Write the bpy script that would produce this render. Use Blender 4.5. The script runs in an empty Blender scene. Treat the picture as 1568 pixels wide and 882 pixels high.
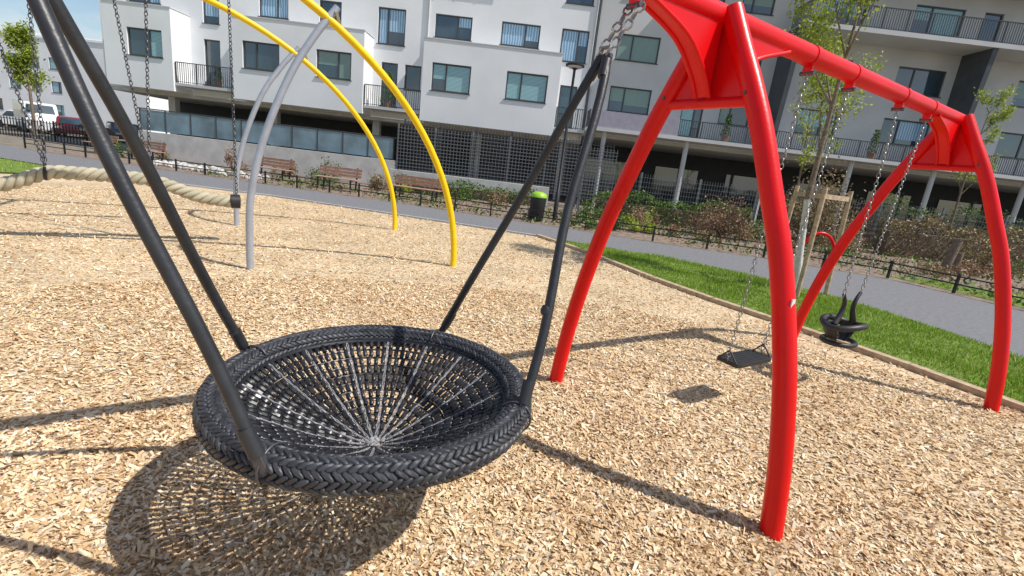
import bpy, math, random
import numpy as np
from mathutils import Vector, Matrix
random.seed(7); rng=np.random.default_rng(7)
S=bpy.context.scene; COL=S.collection
S.view_settings.view_transform='Standard'
try: S.view_settings.look='None'
except Exception: pass
S.view_settings.exposure=0

# ---------------------------------------------------------------- materials
def lk(nt,a,b): nt.links.new(a,b)
def mat(name,col,rough=.5,metal=0,var=.0,scale=8,bump=0,bscale=40,coat=0,spec=.5,island=0):
    m=bpy.data.materials.new(name); m.use_nodes=True; nt=m.node_tree
    b=nt.nodes['Principled BSDF']
    b.inputs['Base Color'].default_value=(*col,1); b.inputs['Roughness'].default_value=rough
    b.inputs['Metallic'].default_value=metal; b.inputs['Coat Weight'].default_value=coat
    b.inputs['Specular IOR Level'].default_value=spec
    tc=nt.nodes.new('ShaderNodeTexCoord')
    if var>0 or island>0:
        mx=nt.nodes.new('ShaderNodeMix'); mx.data_type='RGBA'
        mx.inputs['A'].default_value=(*[max(0,c*(1-var-island)) for c in col],1)
        mx.inputs['B'].default_value=(*[min(1,c*(1+var+island)) for c in col],1)
        if island>0:
            g=nt.nodes.new('ShaderNodeNewGeometry'); lk(nt,g.outputs['Random Per Island'],mx.inputs['Factor'])
        else:
            n=nt.nodes.new('ShaderNodeTexNoise'); n.inputs['Scale'].default_value=scale; n.inputs['Detail'].default_value=6
            r=nt.nodes.new('ShaderNodeMapRange'); r.inputs[1].default_value=.3; r.inputs[2].default_value=.7
            lk(nt,tc.outputs['Object'],n.inputs['Vector']); lk(nt,n.outputs['Fac'],r.inputs[0]); lk(nt,r.outputs[0],mx.inputs['Factor'])
        lk(nt,mx.outputs['Result'],b.inputs['Base Color'])
    if bump>0:
        n=nt.nodes.new('ShaderNodeTexNoise'); n.inputs['Scale'].default_value=bscale; n.inputs['Detail'].default_value=5
        bp=nt.nodes.new('ShaderNodeBump'); bp.inputs['Strength'].default_value=bump; bp.inputs['Distance'].default_value=.02
        lk(nt,tc.outputs['Object'],n.inputs['Vector']); lk(nt,n.outputs['Fac'],bp.inputs['Height']); lk(nt,bp.outputs[0],b.inputs['Normal'])
    return m
def ramp(nt,stops):
    r=nt.nodes.new('ShaderNodeValToRGB'); cr=r.color_ramp
    while len(cr.elements)<len(stops): cr.elements.new(.5)
    for el,(p,c) in zip(cr.elements,stops): el.position=p; el.color=(*c,1)
    return r
def leafmat(name,stops,trans=.35):
    m=bpy.data.materials.new(name); m.use_nodes=True; nt=m.node_tree; b=nt.nodes['Principled BSDF']; out=nt.nodes['Material Output']
    g=nt.nodes.new('ShaderNodeNewGeometry'); r=ramp(nt,stops); lk(nt,g.outputs['Random Per Island'],r.inputs[0])
    lk(nt,r.outputs[0],b.inputs['Base Color']); b.inputs['Roughness'].default_value=.55
    t=nt.nodes.new('ShaderNodeBsdfTranslucent'); lk(nt,r.outputs[0],t.inputs[0])
    mx=nt.nodes.new('ShaderNodeMixShader'); mx.inputs[0].default_value=trans
    lk(nt,b.outputs[0],mx.inputs[1]); lk(nt,t.outputs[0],mx.inputs[2]); lk(nt,mx.outputs[0],out.inputs[0])
    return m
CH=[(0,(.27,.155,.075)),(.08,(.48,.31,.16)),(.25,(.68,.48,.27)),(.55,(.77,.585,.36)),(.78,(.85,.70,.48)),(.94,(.90,.82,.64)),(1,(.56,.50,.42))]
def chipmat():
    m=bpy.data.materials.new('wood_chip'); m.use_nodes=True; nt=m.node_tree; b=nt.nodes['Principled BSDF']
    g=nt.nodes.new('ShaderNodeNewGeometry'); r=ramp(nt,CH); lk(nt,g.outputs['Random Per Island'],r.inputs[0])
    tc=nt.nodes.new('ShaderNodeTexCoord'); n=nt.nodes.new('ShaderNodeTexNoise'); n.inputs['Scale'].default_value=.9; n.inputs['Detail'].default_value=4; lk(nt,tc.outputs['Object'],n.inputs['Vector'])
    r2=ramp(nt,[(.32,(.86,.78,.70)),(.62,(1,1,1))]); lk(nt,n.outputs['Fac'],r2.inputs[0])
    mx=nt.nodes.new('ShaderNodeMix'); mx.data_type='RGBA'; mx.blend_type='MULTIPLY'; mx.inputs['Factor'].default_value=1
    lk(nt,r.outputs[0],mx.inputs['A']); lk(nt,r2.outputs[0],mx.inputs['B'])
    lk(nt,mx.outputs['Result'],b.inputs['Base Color']); b.inputs['Roughness'].default_value=.8
    b.inputs['Specular IOR Level'].default_value=.2
    return m
def chipbedmat():
    m=bpy.data.materials.new('wood_chip_bed'); m.use_nodes=True; nt=m.node_tree; b=nt.nodes['Principled BSDF']
    tc=nt.nodes.new('ShaderNodeTexCoord')
    n0=nt.nodes.new('ShaderNodeTexNoise'); n0.inputs['Scale'].default_value=9
    ad=nt.nodes.new('ShaderNodeVectorMath'); ad.operation='MULTIPLY_ADD'; ad.inputs[1].default_value=(.12,.12,.12)
    lk(nt,tc.outputs['Object'],n0.inputs['Vector']); lk(nt,n0.outputs['Color'],ad.inputs[0]); lk(nt,tc.outputs['Object'],ad.inputs[2])
    v=nt.nodes.new('ShaderNodeTexVoronoi'); v.inputs['Scale'].default_value=60; lk(nt,ad.outputs[0],v.inputs['Vector'])
    r=ramp(nt,CH); sp=nt.nodes.new('ShaderNodeSeparateColor'); lk(nt,v.outputs['Color'],sp.inputs[0]); lk(nt,sp.outputs[0],r.inputs[0])
    n=nt.nodes.new('ShaderNodeTexNoise'); n.inputs['Scale'].default_value=1.1; n.inputs['Detail'].default_value=5; lk(nt,tc.outputs['Object'],n.inputs['Vector'])
    mr=nt.nodes.new('ShaderNodeMapRange'); mr.inputs[1].default_value=.3; mr.inputs[2].default_value=.7; mr.inputs[3].default_value=.70; mr.inputs[4].default_value=.92
    lk(nt,n.outputs['Fac'],mr.inputs[0])
    mx=nt.nodes.new('ShaderNodeMix'); mx.data_type='RGBA'; mx.blend_type='MULTIPLY'; mx.inputs['Factor'].default_value=1
    cb=nt.nodes.new('ShaderNodeCombineColor')
    for i in range(3): lk(nt,mr.outputs[0],cb.inputs[i])
    lk(nt,r.outputs[0],mx.inputs['A']); lk(nt,cb.outputs[0],mx.inputs['B']); lk(nt,mx.outputs['Result'],b.inputs['Base Color'])
    b.inputs['Roughness'].default_value=.9; b.inputs['Specular IOR Level'].default_value=.15
    bp=nt.nodes.new('ShaderNodeBump'); bp.inputs['Strength'].default_value=.6; bp.inputs['Distance'].default_value=.012
    lk(nt,sp.outputs[1],bp.inputs['Height']); lk(nt,bp.outputs[0],b.inputs['Normal'])
    return m
def blindmat(name,c1,c2,sc):
    m=bpy.data.materials.new(name); m.use_nodes=True; nt=m.node_tree; b=nt.nodes['Principled BSDF']
    tc=nt.nodes.new('ShaderNodeTexCoord'); w=nt.nodes.new('ShaderNodeTexWave'); w.bands_direction='Z' if sc>0 else 'X'
    w.inputs['Scale'].default_value=abs(sc); w.inputs['Distortion'].default_value=.0 if sc>0 else 3
    r=ramp(nt,[(0,c1),(1,c2)]); lk(nt,tc.outputs['Object'],w.inputs['Vector']); lk(nt,w.outputs['Fac'],r.inputs[0]); lk(nt,r.outputs[0],b.inputs['Base Color'])
    b.inputs['Roughness'].default_value=.5; b.inputs['Coat Weight'].default_value=1; b.inputs['Coat Roughness'].default_value=.03
    return m
M={}
M['red']=mat('red_paint',(.74,.0025,.004),.34,0,.08,3,.05,60,spec=.33)
M['yellow']=mat('yellow_paint',(.88,.58,.005),.38,0,.06,3,spec=.35)
M['grey']=mat('galvanised_grey_paint',(.38,.41,.47),.35,.3,.1,5)
M['steel']=mat('steel',(.30,.30,.30),.42,.75,.35,30)
M['dsteel']=mat('dark_steel',(.10,.10,.11),.45,.6,.2,30)
M['blackrod']=mat('black_rubber_rod',(.024,.026,.03),.42,0,.25,12,.08,60)
M['ropeblack']=mat('black_braided_rope',(.036,.038,.045),.5,0,island=.4)
M['sleeve']=mat('black_plastic_sleeve',(.018,.019,.023),.33,0,island=.4)
M['netgrey']=mat('grey_net_rope',(.25,.25,.26),.75,0,.6,60)
M['core']=mat('rim_core',(.015,.015,.017),.7)
M['rubber']=mat('black_rubber',(.02,.02,.022),.5,0,.2,20)
M['rope']=mat('hemp_rope',(.44,.40,.29),.85,0,island=.2,bump=.6,bscale=120)
M['chip']=chipmat(); M['chipbed']=chipbedmat()
M['asphalt']=mat('asphalt',(.18,.18,.19),.85,0,.18,14,.4,200)
M['ground']=mat('soil_ground',(.2,.17,.13),.95,0,.35,1.5,.5,20)
M['mulch']=mat('planting_soil',(.22,.165,.125),.95,0,.5,5,.8,30)
M['grasssoil']=mat('turf',(.15,.22,.03),.9,0,.35,6,.8,60)
M['timber']=mat('timber',(.46,.34,.22),.8,0,.3,14,.4,40)
M['bench']=mat('bench_wood',(.40,.24,.17),.6,0,.25,10)
M['white']=mat('white_render',(.82,.83,.84),.85,0,.06,.5,.1,80)
M['greyr']=mat('light_grey_render',(.57,.575,.57),.85,0,.08,.6,.1,80)
M['dgrey']=mat('dark_render',(.05,.055,.06),.8,0,.15,2)
M['blade']=mat('anthracite_panel',(.07,.08,.09),.6,0,.15,2)
M['frame']=mat('window_frame',(.06,.063,.07),.4)
M['glass']=mat('window_glass',(.03,.06,.08),.04,0,.5,.7,coat=1,spec=1)
M['blind']=blindmat('blinds_behind_glass',(.12,.30,.33),(.42,.66,.70),5)
M['curtain']=blindmat('curtain_behind_glass',(.14,.30,.45),(.48,.66,.82),-2.2)
M['blindg']=blindmat('green_grey_blinds',(.10,.17,.14),(.30,.42,.36),6)
M['concrete']=mat('concrete',(.52,.51,.49),.85,0,.15,2,.2,30)
M['glassrail']=mat('blue_glass_panel',(.15,.24,.30),.12,0,.35,1,coat=.6)
M['purple']=mat('lilac_balcony_panel',(.36,.33,.40),.6,0,.1,4)
M['metal']=mat('black_fence_metal',(.025,.026,.03),.45,.3)
M['wire']=mat('zinc_wire',(.22,.23,.24),.5,.5)
M['bark']=mat('bark',(.2,.15,.11),.9,0,.35,20,.8,50)
M['barkw']=mat('whitewashed_bark',(.62,.60,.57),.85,0,.15,20,.5,40)
M['lime']=mat('lime_plastic',(.3,.55,.03),.4)
M['cwhite']=mat('van_paint',(.75,.76,.78),.25,coat=.6); M['cred']=mat('red_car_paint',(.18,.01,.015),.25,coat=.7)
M['rock']=mat('rock',(.5,.48,.45),.9,0,.3,3,.5,10,island=.0)
M['terracotta']=mat('terracotta',(.4,.18,.1),.8)
M['lgreen']=leafmat('spring_leaves',[(0,(.16,.24,.02)),(.5,(.32,.40,.04)),(1,(.48,.54,.10))],.45)
M['dgreen']=leafmat('shrub_leaves',[(0,(.03,.07,.01)),(.5,(.08,.15,.02)),(1,(.18,.28,.05))],.2)
M['brown']=leafmat('dry_shrub_leaves',[(0,(.14,.08,.045)),(.5,(.28,.19,.10)),(.8,(.38,.29,.16)),(1,(.2,.25,.07))],.2)
M['redbr']=leafmat('reddish_shrub_leaves',[(0,(.16,.07,.05)),(.6,(.33,.19,.12)),(1,(.42,.33,.18))],.2)
M['grass']=leafmat('grass_blades',[(0,(.12,.21,.012)),(.5,(.23,.38,.025)),(.85,(.34,.50,.05)),(1,(.55,.50,.24))],.3)

# ---------------------------------------------------------------- mesh helpers
class MB:
    def __init__(s): s.v=[]; s.f=[]
    def add(s,v,f):
        o=len(s.v); s.v.extend([tuple(float(c) for c in p) for p in v]); s.f.extend([tuple(i+o for i in q) for q in f])
    def box(s,a,b):
        x0,y0,z0=a;x1,y1,z1=b
        s.add([(x0,y0,z0),(x1,y0,z0),(x1,y1,z0),(x0,y1,z0),(x0,y0,z1),(x1,y0,z1),(x1,y1,z1),(x0,y1,z1)],
              [(3,2,1,0),(4,5,6,7),(0,1,5,4),(1,2,6,5),(2,3,7,6),(3,0,4,7)])
    def obox(s,c,ax,hx):
        c=np.array(c,float); ax=[np.array(a,float)/np.linalg.norm(a) for a in ax]
        v=[c+ax[0]*hx[0]*i+ax[1]*hx[1]*j+ax[2]*hx[2]*k for k in(-1,1) for i,j in((-1,-1),(1,-1),(1,1),(-1,1))]
        s.add(v,[(3,2,1,0),(4,5,6,7),(0,1,5,4),(1,2,6,5),(2,3,7,6),(3,0,4,7)])
    def beam(s,a,b,w,t,up=(0,0,1)):
        a=np.array(a,float); b=np.array(b,float); d=b-a; L=np.linalg.norm(d); d/=L
        u=np.array(up,float); x=np.cross(d,u)
        if np.linalg.norm(x)<1e-4: x=np.cross(d,(1,0,0))
        x/=np.linalg.norm(x); y=np.cross(x,d); s.obox((a+b)/2,(d,x,y),(L/2,w/2,t/2))
    def tube(s,pts,r,seg=12,closed=False,cap=True):
        P=np.array(pts,float); n=len(P)
        R=np.full(n,r) if np.isscalar(r) else np.array(r,float)
        if closed: T=np.roll(P,-1,0)-np.roll(P,1,0)
        else: T=np.gradient(P,axis=0)
        T/=np.linalg.norm(T,axis=1)[:,None]+1e-12
        u=np.cross(T[0],(0,0,1.))
        if np.linalg.norm(u)<.05: u=np.cross(T[0],(1.,0,0))
        u/=np.linalg.norm(u); an=np.linspace(0,2*math.pi,seg,endpoint=False); V=[]
        for i in range(n):
            u=u-T[i]*(u@T[i]); u/=np.linalg.norm(u); w=np.cross(T[i],u)
            V.extend(P[i]+R[i]*(np.outer(np.cos(an),u)+np.outer(np.sin(an),w)))
        F=[]
        for i in range(n if closed else n-1):
            j=(i+1)%n
            for k in range(seg): F.append((i*seg+k,i*seg+(k+1)%seg,j*seg+(k+1)%seg,j*seg+k))
        if cap and not closed: F.append(tuple(range(seg))[::-1]); F.append(tuple((n-1)*seg+k for k in range(seg)))
        s.add(V,F)
    def ell(s,c,ax,h,seg=6,rings=4):
        c=np.array(c,float); V=[c-ax[0]*h[0]]; F=[]
        for i in range(1,rings):
            t=-math.pi/2+math.pi*i/rings
            for k in range(seg):
                a=2*math.pi*k/seg
                V.append(c+ax[0]*h[0]*math.sin(t)+math.cos(t)*(ax[1]*h[1]*math.cos(a)+ax[2]*h[2]*math.sin(a)))
        V.append(c+ax[0]*h[0]); L=len(V)-1
        for k in range(seg):
            F.append((0,1+(k+1)%seg,1+k)); F.append((L,L-seg+k,L-seg+(k+1)%seg))
            for i in range(rings-2): F.append((1+i*seg+k,1+i*seg+(k+1)%seg,1+(i+1)*seg+(k+1)%seg,1+(i+1)*seg+k))
        s.add(V,F)
    def prism(s,poly,n,t):
        n=np.array(n,float); n/=np.linalg.norm(n); P=np.array(poly,float); k=len(P)
        s.add(list(P-n*t/2)+list(P+n*t/2),[tuple(range(k))[::-1],tuple(range(k,2*k))]+[(i,(i+1)%k,k+(i+1)%k,k+i) for i in range(k)])
def smooth_path(p,n=8):
    P=np.array(p,float); P=np.vstack([2*P[0]-P[1],P,2*P[-1]-P[-2]]); o=[]
    for i in range(1,len(P)-2):
        for t in np.linspace(0,1,n,endpoint=False):
            a,b,c,d=P[i-1],P[i],P[i+1],P[i+2]
            o.append(.5*((2*b)+(c-a)*t+(2*a-5*b+4*c-d)*t*t+(3*b-a-3*c+d)*t**3))
    o.append(P[-2]); return np.array(o)
def empty(name,loc=(0,0,0)):
    o=bpy.data.objects.new(name,None); o.location=loc; COL.objects.link(o); o.empty_display_size=.2; return o
def obj(name,mb,m,parent=None,smooth=False,bevel=0):
    me=bpy.data.meshes.new(name); me.from_pydata(mb.v,[],mb.f); me.update()
    if smooth: me.polygons.foreach_set('use_smooth',[True]*len(me.polygons))
    me.materials.append(M[m] if isinstance(m,str) else m)
    o=bpy.data.objects.new(name,me); COL.objects.link(o)
    if bevel:
        b=o.modifiers.new('b','BEVEL'); b.width=bevel; b.segments=2; b.limit_method='ANGLE'
    if smooth:
        try: me.set_sharp_from_angle(angle=math.radians(50))
        except Exception: pass
    if parent is not None: o.parent=parent; o.matrix_parent_inverse=Matrix.Translation(-parent.location)
    return o
def quads(name,V,m,parent=None,k=4):
    V=np.asarray(V,dtype=np.float32).reshape(-1,3); n=len(V)//k
    me=bpy.data.meshes.new(name); me.vertices.add(len(V)); me.vertices.foreach_set('co',V.ravel())
    me.loops.add(n*k); me.loops.foreach_set('vertex_index',np.arange(n*k,dtype=np.int32))
    me.polygons.add(n); me.polygons.foreach_set('loop_start',np.arange(0,n*k,k,dtype=np.int32))
    try: me.polygons.foreach_set('loop_total',np.full(n,k,dtype=np.int32))
    except Exception: pass
    me.update(calc_edges=True); me.validate(); me.materials.append(M[m])
    o=bpy.data.objects.new(name,me); COL.objects.link(o)
    if parent is not None: o.parent=parent; o.matrix_parent_inverse=Matrix.Translation(-parent.location)
    return o
def chain(mb,a,b,pitch=.034,A=.0225,B=.011,w=.0035):
    a=np.array(a,float); b=np.array(b,float); L=np.linalg.norm(b-a); d=(b-a)/L; n=max(2,int(L/pitch))
    x=np.cross(d,(0.3,.8,0.1)); x/=np.linalg.norm(x); y=np.cross(d,x)
    for i in range(n+1):
        c=a+d*L*i/n; p,q=(x,y) if i%2 else (y,x)
        pts=[c+d*A*math.cos(t)+p*B*math.sin(t)*(1.15) for t in np.linspace(0,2*math.pi,9)[:-1]]
        mb.tube(pts,w,5,closed=True)
def randdir(n):
    v=rng.normal(size=(n,3)); return v/np.linalg.norm(v,axis=1)[:,None]
def leafquads(C,size,flat=0):
    n=len(C); a=randdir(n); b=randdir(n); b=np.cross(a,b); b/=np.linalg.norm(b,axis=1)[:,None]
    s=size*rng.uniform(.6,1.3,(n,1))
    return np.stack([C-a*s,C-b*s*.5,C+a*s,C+b*s*.5],1)
def inpoly(x,y,poly):
    r=np.zeros(len(x),bool); P=poly; j=len(P)-1
    for i in range(len(P)):
        xi,yi=P[i];xj,yj=P[j]
        c=((yi>y)!=(yj>y))&(x<(xj-xi)*(y-yi)/((yj-yi)+1e-12)+xi); r^=c; j=i
    return r
def sheet(name,poly,z,m):
    mb=MB(); mb.add([(x,y,z) for x,y in poly],[tuple(range(len(poly)))]); return obj(name,mb,m)

# ---------------------------------------------------------------- ground
CHIP=[(-16,-3),(5.2,-3),(5.2,2.5),(4.98,4.1),(4.5,5.1),(3.78,6.3),(3.1,7.3),(2.45,8.45),(1.5,10.6),(.45,12.35),(-2.8,13.15),(-7.4,14.25),(-12.6,14.6),(-13.6,11.9),(-16,3)]
PN=[(-60,30),(-22,17.4),(-12.7,14.75),(-7.4,14.4),(-2.8,13.3),(.5,12.5),(3.2,11.5),(5,10.4),(6.1,8.9),(6.7,7.2),(6.9,5.5),(6.6,2),(6,-3),(5.8,-8)]
PF=[(-60,36),(-22,21),(-13.6,18.6),(-7,17.2),(-3.5,16.4),(1.5,14.9),(4,14),(7,13.3),(9.6,12),(10.5,9.8),(10.8,6),(10.4,0),(10,-8)]
GR=[(.75,12.2),(3.2,11.5),(5,10.4),(6.1,8.9),(6.7,7.2),(6.9,5.5),(6.6,2),(6,-3),(5.36,-3),(5.36,2.5),(5.13,4.2),(4.64,5.2),(3.92,6.4),(3.24,7.4),(2.6,8.5),(1.66,10.7)]
mb=MB(); mb.add([(-500,-300,-.02),(500,-300,-.02),(500,900,-.02),(-500,900,-.02)],[(0,1,2,3)]); obj('ground',mb,'ground')
sheet('planting_bed',[(-22,21.2),(-13.6,18.8),(-7,17.4),(-3.5,16.6),(1.5,15.1),(4,14.2),(7,13.5),(9.8,12.1),(10.7,9.8),(11,6),(10.6,0),(10.2,-8),(40,-8),(40,24),(-22,24)],-.014,'mulch')
sheet('wood_chip_bed',CHIP,0,'chipbed')
pathpoly=PN+PF[::-1]; sheet('asphalt_path',pathpoly,.006,'asphalt')
sheet('lawn',GR,.012,'grasssoil')
GL=[(-60,29.5),(-22,17.2),(-12.9,14.6),(-13.8,11.9),(-16.2,3),(-60,3)]
sheet('lawn.001',GL,.012,'grasssoil')
def chips(n,x0,x1,y0,y1,dmin,dmax,sz,tl=.3):
    x=rng.uniform(x0,x1,n); y=rng.uniform(y0,y1,n); d=np.hypot(x,y)
    k=inpoly(x,y,CHIP)&(d>=dmin)&(d<dmax); x=x[k];y=y[k];n=len(x)
    L=rng.gamma(2.6,sz/2.6,n).clip(sz*.35,sz*3.8); W=(L*rng.uniform(.22,.6,n)).clip(.003,.017)
    th=rng.uniform(0,2*math.pi,n); ti=rng.normal(0,tl,n); tj=rng.normal(0,tl*1.2,n)
    a=np.stack([np.cos(th)*np.cos(ti),np.sin(th)*np.cos(ti),np.sin(ti)],1)*L[:,None]/2
    b=np.stack([-np.sin(th)*np.cos(tj),np.cos(th)*np.cos(tj),np.sin(tj)],1)*W[:,None]/2
    hz=np.abs(a[:,2])+np.abs(b[:,2]); c=np.stack([x,y,hz*.7+rng.uniform(.001,.009,n)],1)
    sk=rng.uniform(.5,1,(n,1)); s2=rng.uniform(.6,1,(n,1))
    return np.stack([c-a-b*s2,c+a-b*sk,c+a*sk+b,c-a*s2+b],1)
V=np.concatenate([chips(560000,-4,5.2,.4,3.9,0,3.4,.018),chips(320000,-7,5.2,0,7.2,3.4,6.5,.023),chips(140000,-15,5.2,-1,15,6.5,16,.034)])
quads('wood_chips',V,'chip')
# edging
mb=MB()
E=CHIP[2:10]
for i in range(len(E)-1):
    a=np.array(E[i]);b=np.array(E[i+1]);d=(b-a)/np.linalg.norm(b-a);n=np.array([d[1],-d[0]])
    p=a+n*.075; q=b+n*.075
    mb.beam((p[0],p[1],.02),(q[0]+d[0]*.03,q[1]+d[1]*.03,.02),.12,.09)
obj('timber_edging',mb,'timber',bevel=.008)
mb=MB()
E=[(.45,12.42),(-2.8,13.22),(-7.4,14.32),(-12.6,14.67)]
for a,b in zip(E[:-1],E[1:]): mb.beam((a[0],a[1],.015),(b[0],b[1],.015),.07,.05)
obj('kerb_edging',mb,'concrete')
def blades(n,poly,x0,x1,y0,y1,h):
    x=rng.uniform(x0,x1,n);y=rng.uniform(y0,y1,n);k=inpoly(x,y,poly);x=x[k];y=y[k]
    k=rng.uniform(0,1,len(x))<.62+.38*np.sin(x*4.1+np.sin(y*3))*np.sin(y*3.7+x); x=x[k];y=y[k];n=len(x)
    th=rng.uniform(0,6.28,n);w=rng.uniform(.003,.007,n)*1.3;hh=h*rng.uniform(.5,1.3,n)*(1+.5*np.sin(x*3)*np.sin(y*2.3+x))
    b=np.stack([np.cos(th)*w,np.sin(th)*w,np.zeros(n)],1); c=np.stack([x,y,np.full(n,.01)],1)
    t=c+np.stack([rng.normal(0,.4,n)*hh,rng.normal(0,.4,n)*hh,hh],1)
    return np.stack([c-b,c+b,t],1)
V=np.concatenate([blades(230000,GR,.6,7,1.5,12.3,.05)]); quads('grass_blades',V,'grass',k=3)
V=blades(40000,GL,-30,-12,8,22,.09); quads('grass_blades.001',V,'grass',k=3)

# ---------------------------------------------------------------- red swing frame
A=np.array([.9736,2.9374]); ph=.5856; e=np.array([math.cos(ph),math.sin(ph)]); n_=np.array([math.sin(ph),-math.cos(ph)])
Lb=3.7306; e3=np.array([*e,0]); n3=np.array([*n_,0]); Z=np.array([0,0,1.])
def BP(t,s,z): return np.array([A[0]+e[0]*t+n_[0]*s,A[1]+e[1]*t+n_[1]*s,z])
prof=[(.945,-.06),(.94,0),(.885,.42),(.785,.89),(.64,1.38),(.51,1.70),(.375,2.02),(.26,2.25),(.15,2.45),(.05,2.64)]
fr=empty('red_swing_frame',(A[0],A[1],0))
mb=MB(); mp=MB()
TA=-Lb-.05
for t in (TA,0,Lb):
    for sg in(-1,1): mb.tube(smooth_path([BP(t,sg*s,z) for s,z in prof],6),.056,20)
    mb.tube([BP(t,-.30,2.165),BP(t,.30,2.165)],.03,12)
    L=[(.27,2.17)]+[(s-.02,z) for s,z in prof if z>2.2]
    mp.prism([BP(t,s,z) for s,z in L]+[BP(t,-s,z) for s,z in L[::-1]],e3,.014)
    for sg in ((-1,1) if t==0 else ((-1,) if t>0 else (1,))):
        br=smooth_path([BP(t+sg*.04,0,2.19),BP(t+sg*.12,0,2.3),BP(t+sg*.3,0,2.45),BP(t+sg*.62,0,2.56)],5)
        for o in(-.045,.045): mb.tube([p+n3*o for p in br],.013,8)
        mp.prism(list(br)+[BP(t+sg*.6,0,2.6),BP(t+sg*.04,0,2.6)],n3,.08)
mb.tube([BP(TA-.12,0,2.61),BP(Lb+.13,0,2.61)],.062,24)
obj('legs_and_beam',mb,'red',fr,True); obj('gusset_plates',mp,'red',fr,bevel=.004)
mb=MB()
for t in (0,Lb):
    for s in(-.27,.27): mb.tube([BP(t-.06,s,2.2),BP(t+.06,s,2.2)],.010,8)
mr=MB()
for t in (.95,1.53,2.40,3.00,-.66,-3.02):
    mr.tube([BP(t-.03,0,2.61),BP(t+.03,0,2.61)],.067,20)
    mr.obox(BP(t,0,2.53),(e3,n3,Z),(.012,.03,.035))
    mb.tube([BP(t,-.045,2.505),BP(t,.045,2.505)],.015,8)
obj('bolts',mb,'dsteel',fr,True); obj('hanger_brackets',mr,'red',fr,True)
mb=MB(); q=BP(0,.70,1.2); mb.obox(q+n3*.052-e3*.012,(e3,Z,n3),(.014,.025,.003)); obj('label_plate',mb,'cwhite',fr)

# flat swing
sw=empty('swing',tuple(BP(1.24,-.08,0)))
mb=MB()
sx=.235
chain(mb,BP(.95,0,2.49),BP(1.24-sx,-.1,.43)); chain(mb,BP(1.53,0,2.49),BP(1.24+sx,-.1,.43))
obj('chains',mb,'steel',sw,True)
mb=MB()
pl=[(-.24,.09),(-.2,.1),(.2,.1),(.24,.09),(.24,-.09),(.2,-.1),(-.2,-.1),(-.24,-.09)]
mb.prism([BP(1.24+a,-.1+b,.40) for a,b in pl],Z,.035)
for i in range(7): mb.beam(BP(1.24-.2,-.1-.08+i*.027,.42),BP(1.24+.2,-.1-.08+i*.027,.42),.008,.006)
for sg in(-1,1):
    for b in(-.08,.08): mb.tube([BP(1.24+sg*.235,-.1+b,.41),BP(1.24+sg*.235,-.1,.50)],.007,6)
obj('seat',mb,'rubber',sw,bevel=.004)
# toddler swing
tw=empty('toddler_swing',tuple(BP(2.7,0,0)))
mb=MB(); tc_=2.66; so=-.03
for sg,h0 in((-1,2.40),(1,3.0)): chain(mb,BP(h0,0,2.49),BP(tc_+sg*.17,so,.90))
obj('chains',mb,'steel',tw,True)
mb=MB()
def cr(t,s,z): return BP(tc_+t,so+s,z)
for sg in(-1,1):
    arm=smooth_path([cr(sg*.17,0,.91),cr(sg*.12,0,.85),cr(sg*.10,0,.78),cr(sg*.13,0,.70),cr(sg*.19,.0,.62)],5)
    mb.tube(arm,[.015+.014*i/(len(arm)-1) for i in range(len(arm))],8)
ring=[cr(.215*math.cos(a),.16*math.sin(a),.61-.02*math.cos(2*a)) for a in np.linspace(0,2*math.pi,33)[:-1]]
mb.tube(ring,.03,10,closed=True)
V=[];F=[]; nu,nv=20,6
for j in range(nv):
    for i in range(nu+1):
        a=2*math.pi*i/nu; ph_=j/(nv-1)*math.pi*.36; r=math.cos(ph_)
        V.append(cr(.205*r*math.cos(a),.155*r*math.sin(a),.60-.19*math.sin(ph_)))
for j in range(nv-1):
    for i in range(nu):
        front = i in (1,2,3,4,5,6,7,8)
        back = i in (12,13,16,17)
        if front or (back and j in(1,2,3)): continue
        k=j*(nu+1)+i; F.append((k,k+1,k+nu+2,k+nu+1))
mb.add(V,F)
low=[cr(.17*math.cos(a),.13*math.sin(a),.435) for a in np.linspace(0,2*math.pi,25)[:-1]]
mb.tube(low,.024,8,closed=True)
o=obj('bucket_seat',mb,'rubber',tw,True); sm=o.modifiers.new('s','SOLIDIFY'); sm.thickness=.014

# ---------------------------------------------------------------- nest swing
C=np.array([-.553,1.985,.665]); RR=.642; rr=.057
ns=empty('nest_basket_swing',tuple(C))
mb=MB(); mb.tube([C+RR*(e3*math.cos(a)+n3*math.sin(a)) for a in np.linspace(0,2*math.pi,97)[:-1]],rr-.006,14,closed=True); obj('rim_core',mb,'core',ns,True)
mb=MB(); rows=12; N=134
for j in range(rows):
    b=2*math.pi*j/rows
    for i in range(N):
        a=2*math.pi*(i+.5*(j%2)+random.uniform(-.09,.09))/N
        rad=e3*math.cos(a)+n3*math.sin(a); tg=-e3*math.sin(a)+n3*math.cos(a)
        nr=rad*math.cos(b)+Z*math.sin(b); mn=-rad*math.sin(b)+Z*math.cos(b)
        sl=(.55 if j%2 else -.55)+random.uniform(-.1,.1)
        ax=tg*math.cos(sl)+mn*math.sin(sl); ay=np.cross(nr,ax)
        mb.ell(C+rad*RR+nr*(rr-.004+random.uniform(-.0015,.0025)),(ax,ay,nr),(.031,.012,.011),6,4)
obj('rim_braid',mb,'ropeblack',ns,True)
Rn=.585; SAG=.30
def NP(r,a,dz=0):
    return C+r*(e3*math.cos(a)+n3*math.sin(a))+Z*(-.005-SAG*(1-(r/Rn)**1.3)+dz)
mb=MB(); mg=MB(); NR=16
rs=np.linspace(.045,Rn-.008,13); sec=2*math.pi/NR
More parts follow.
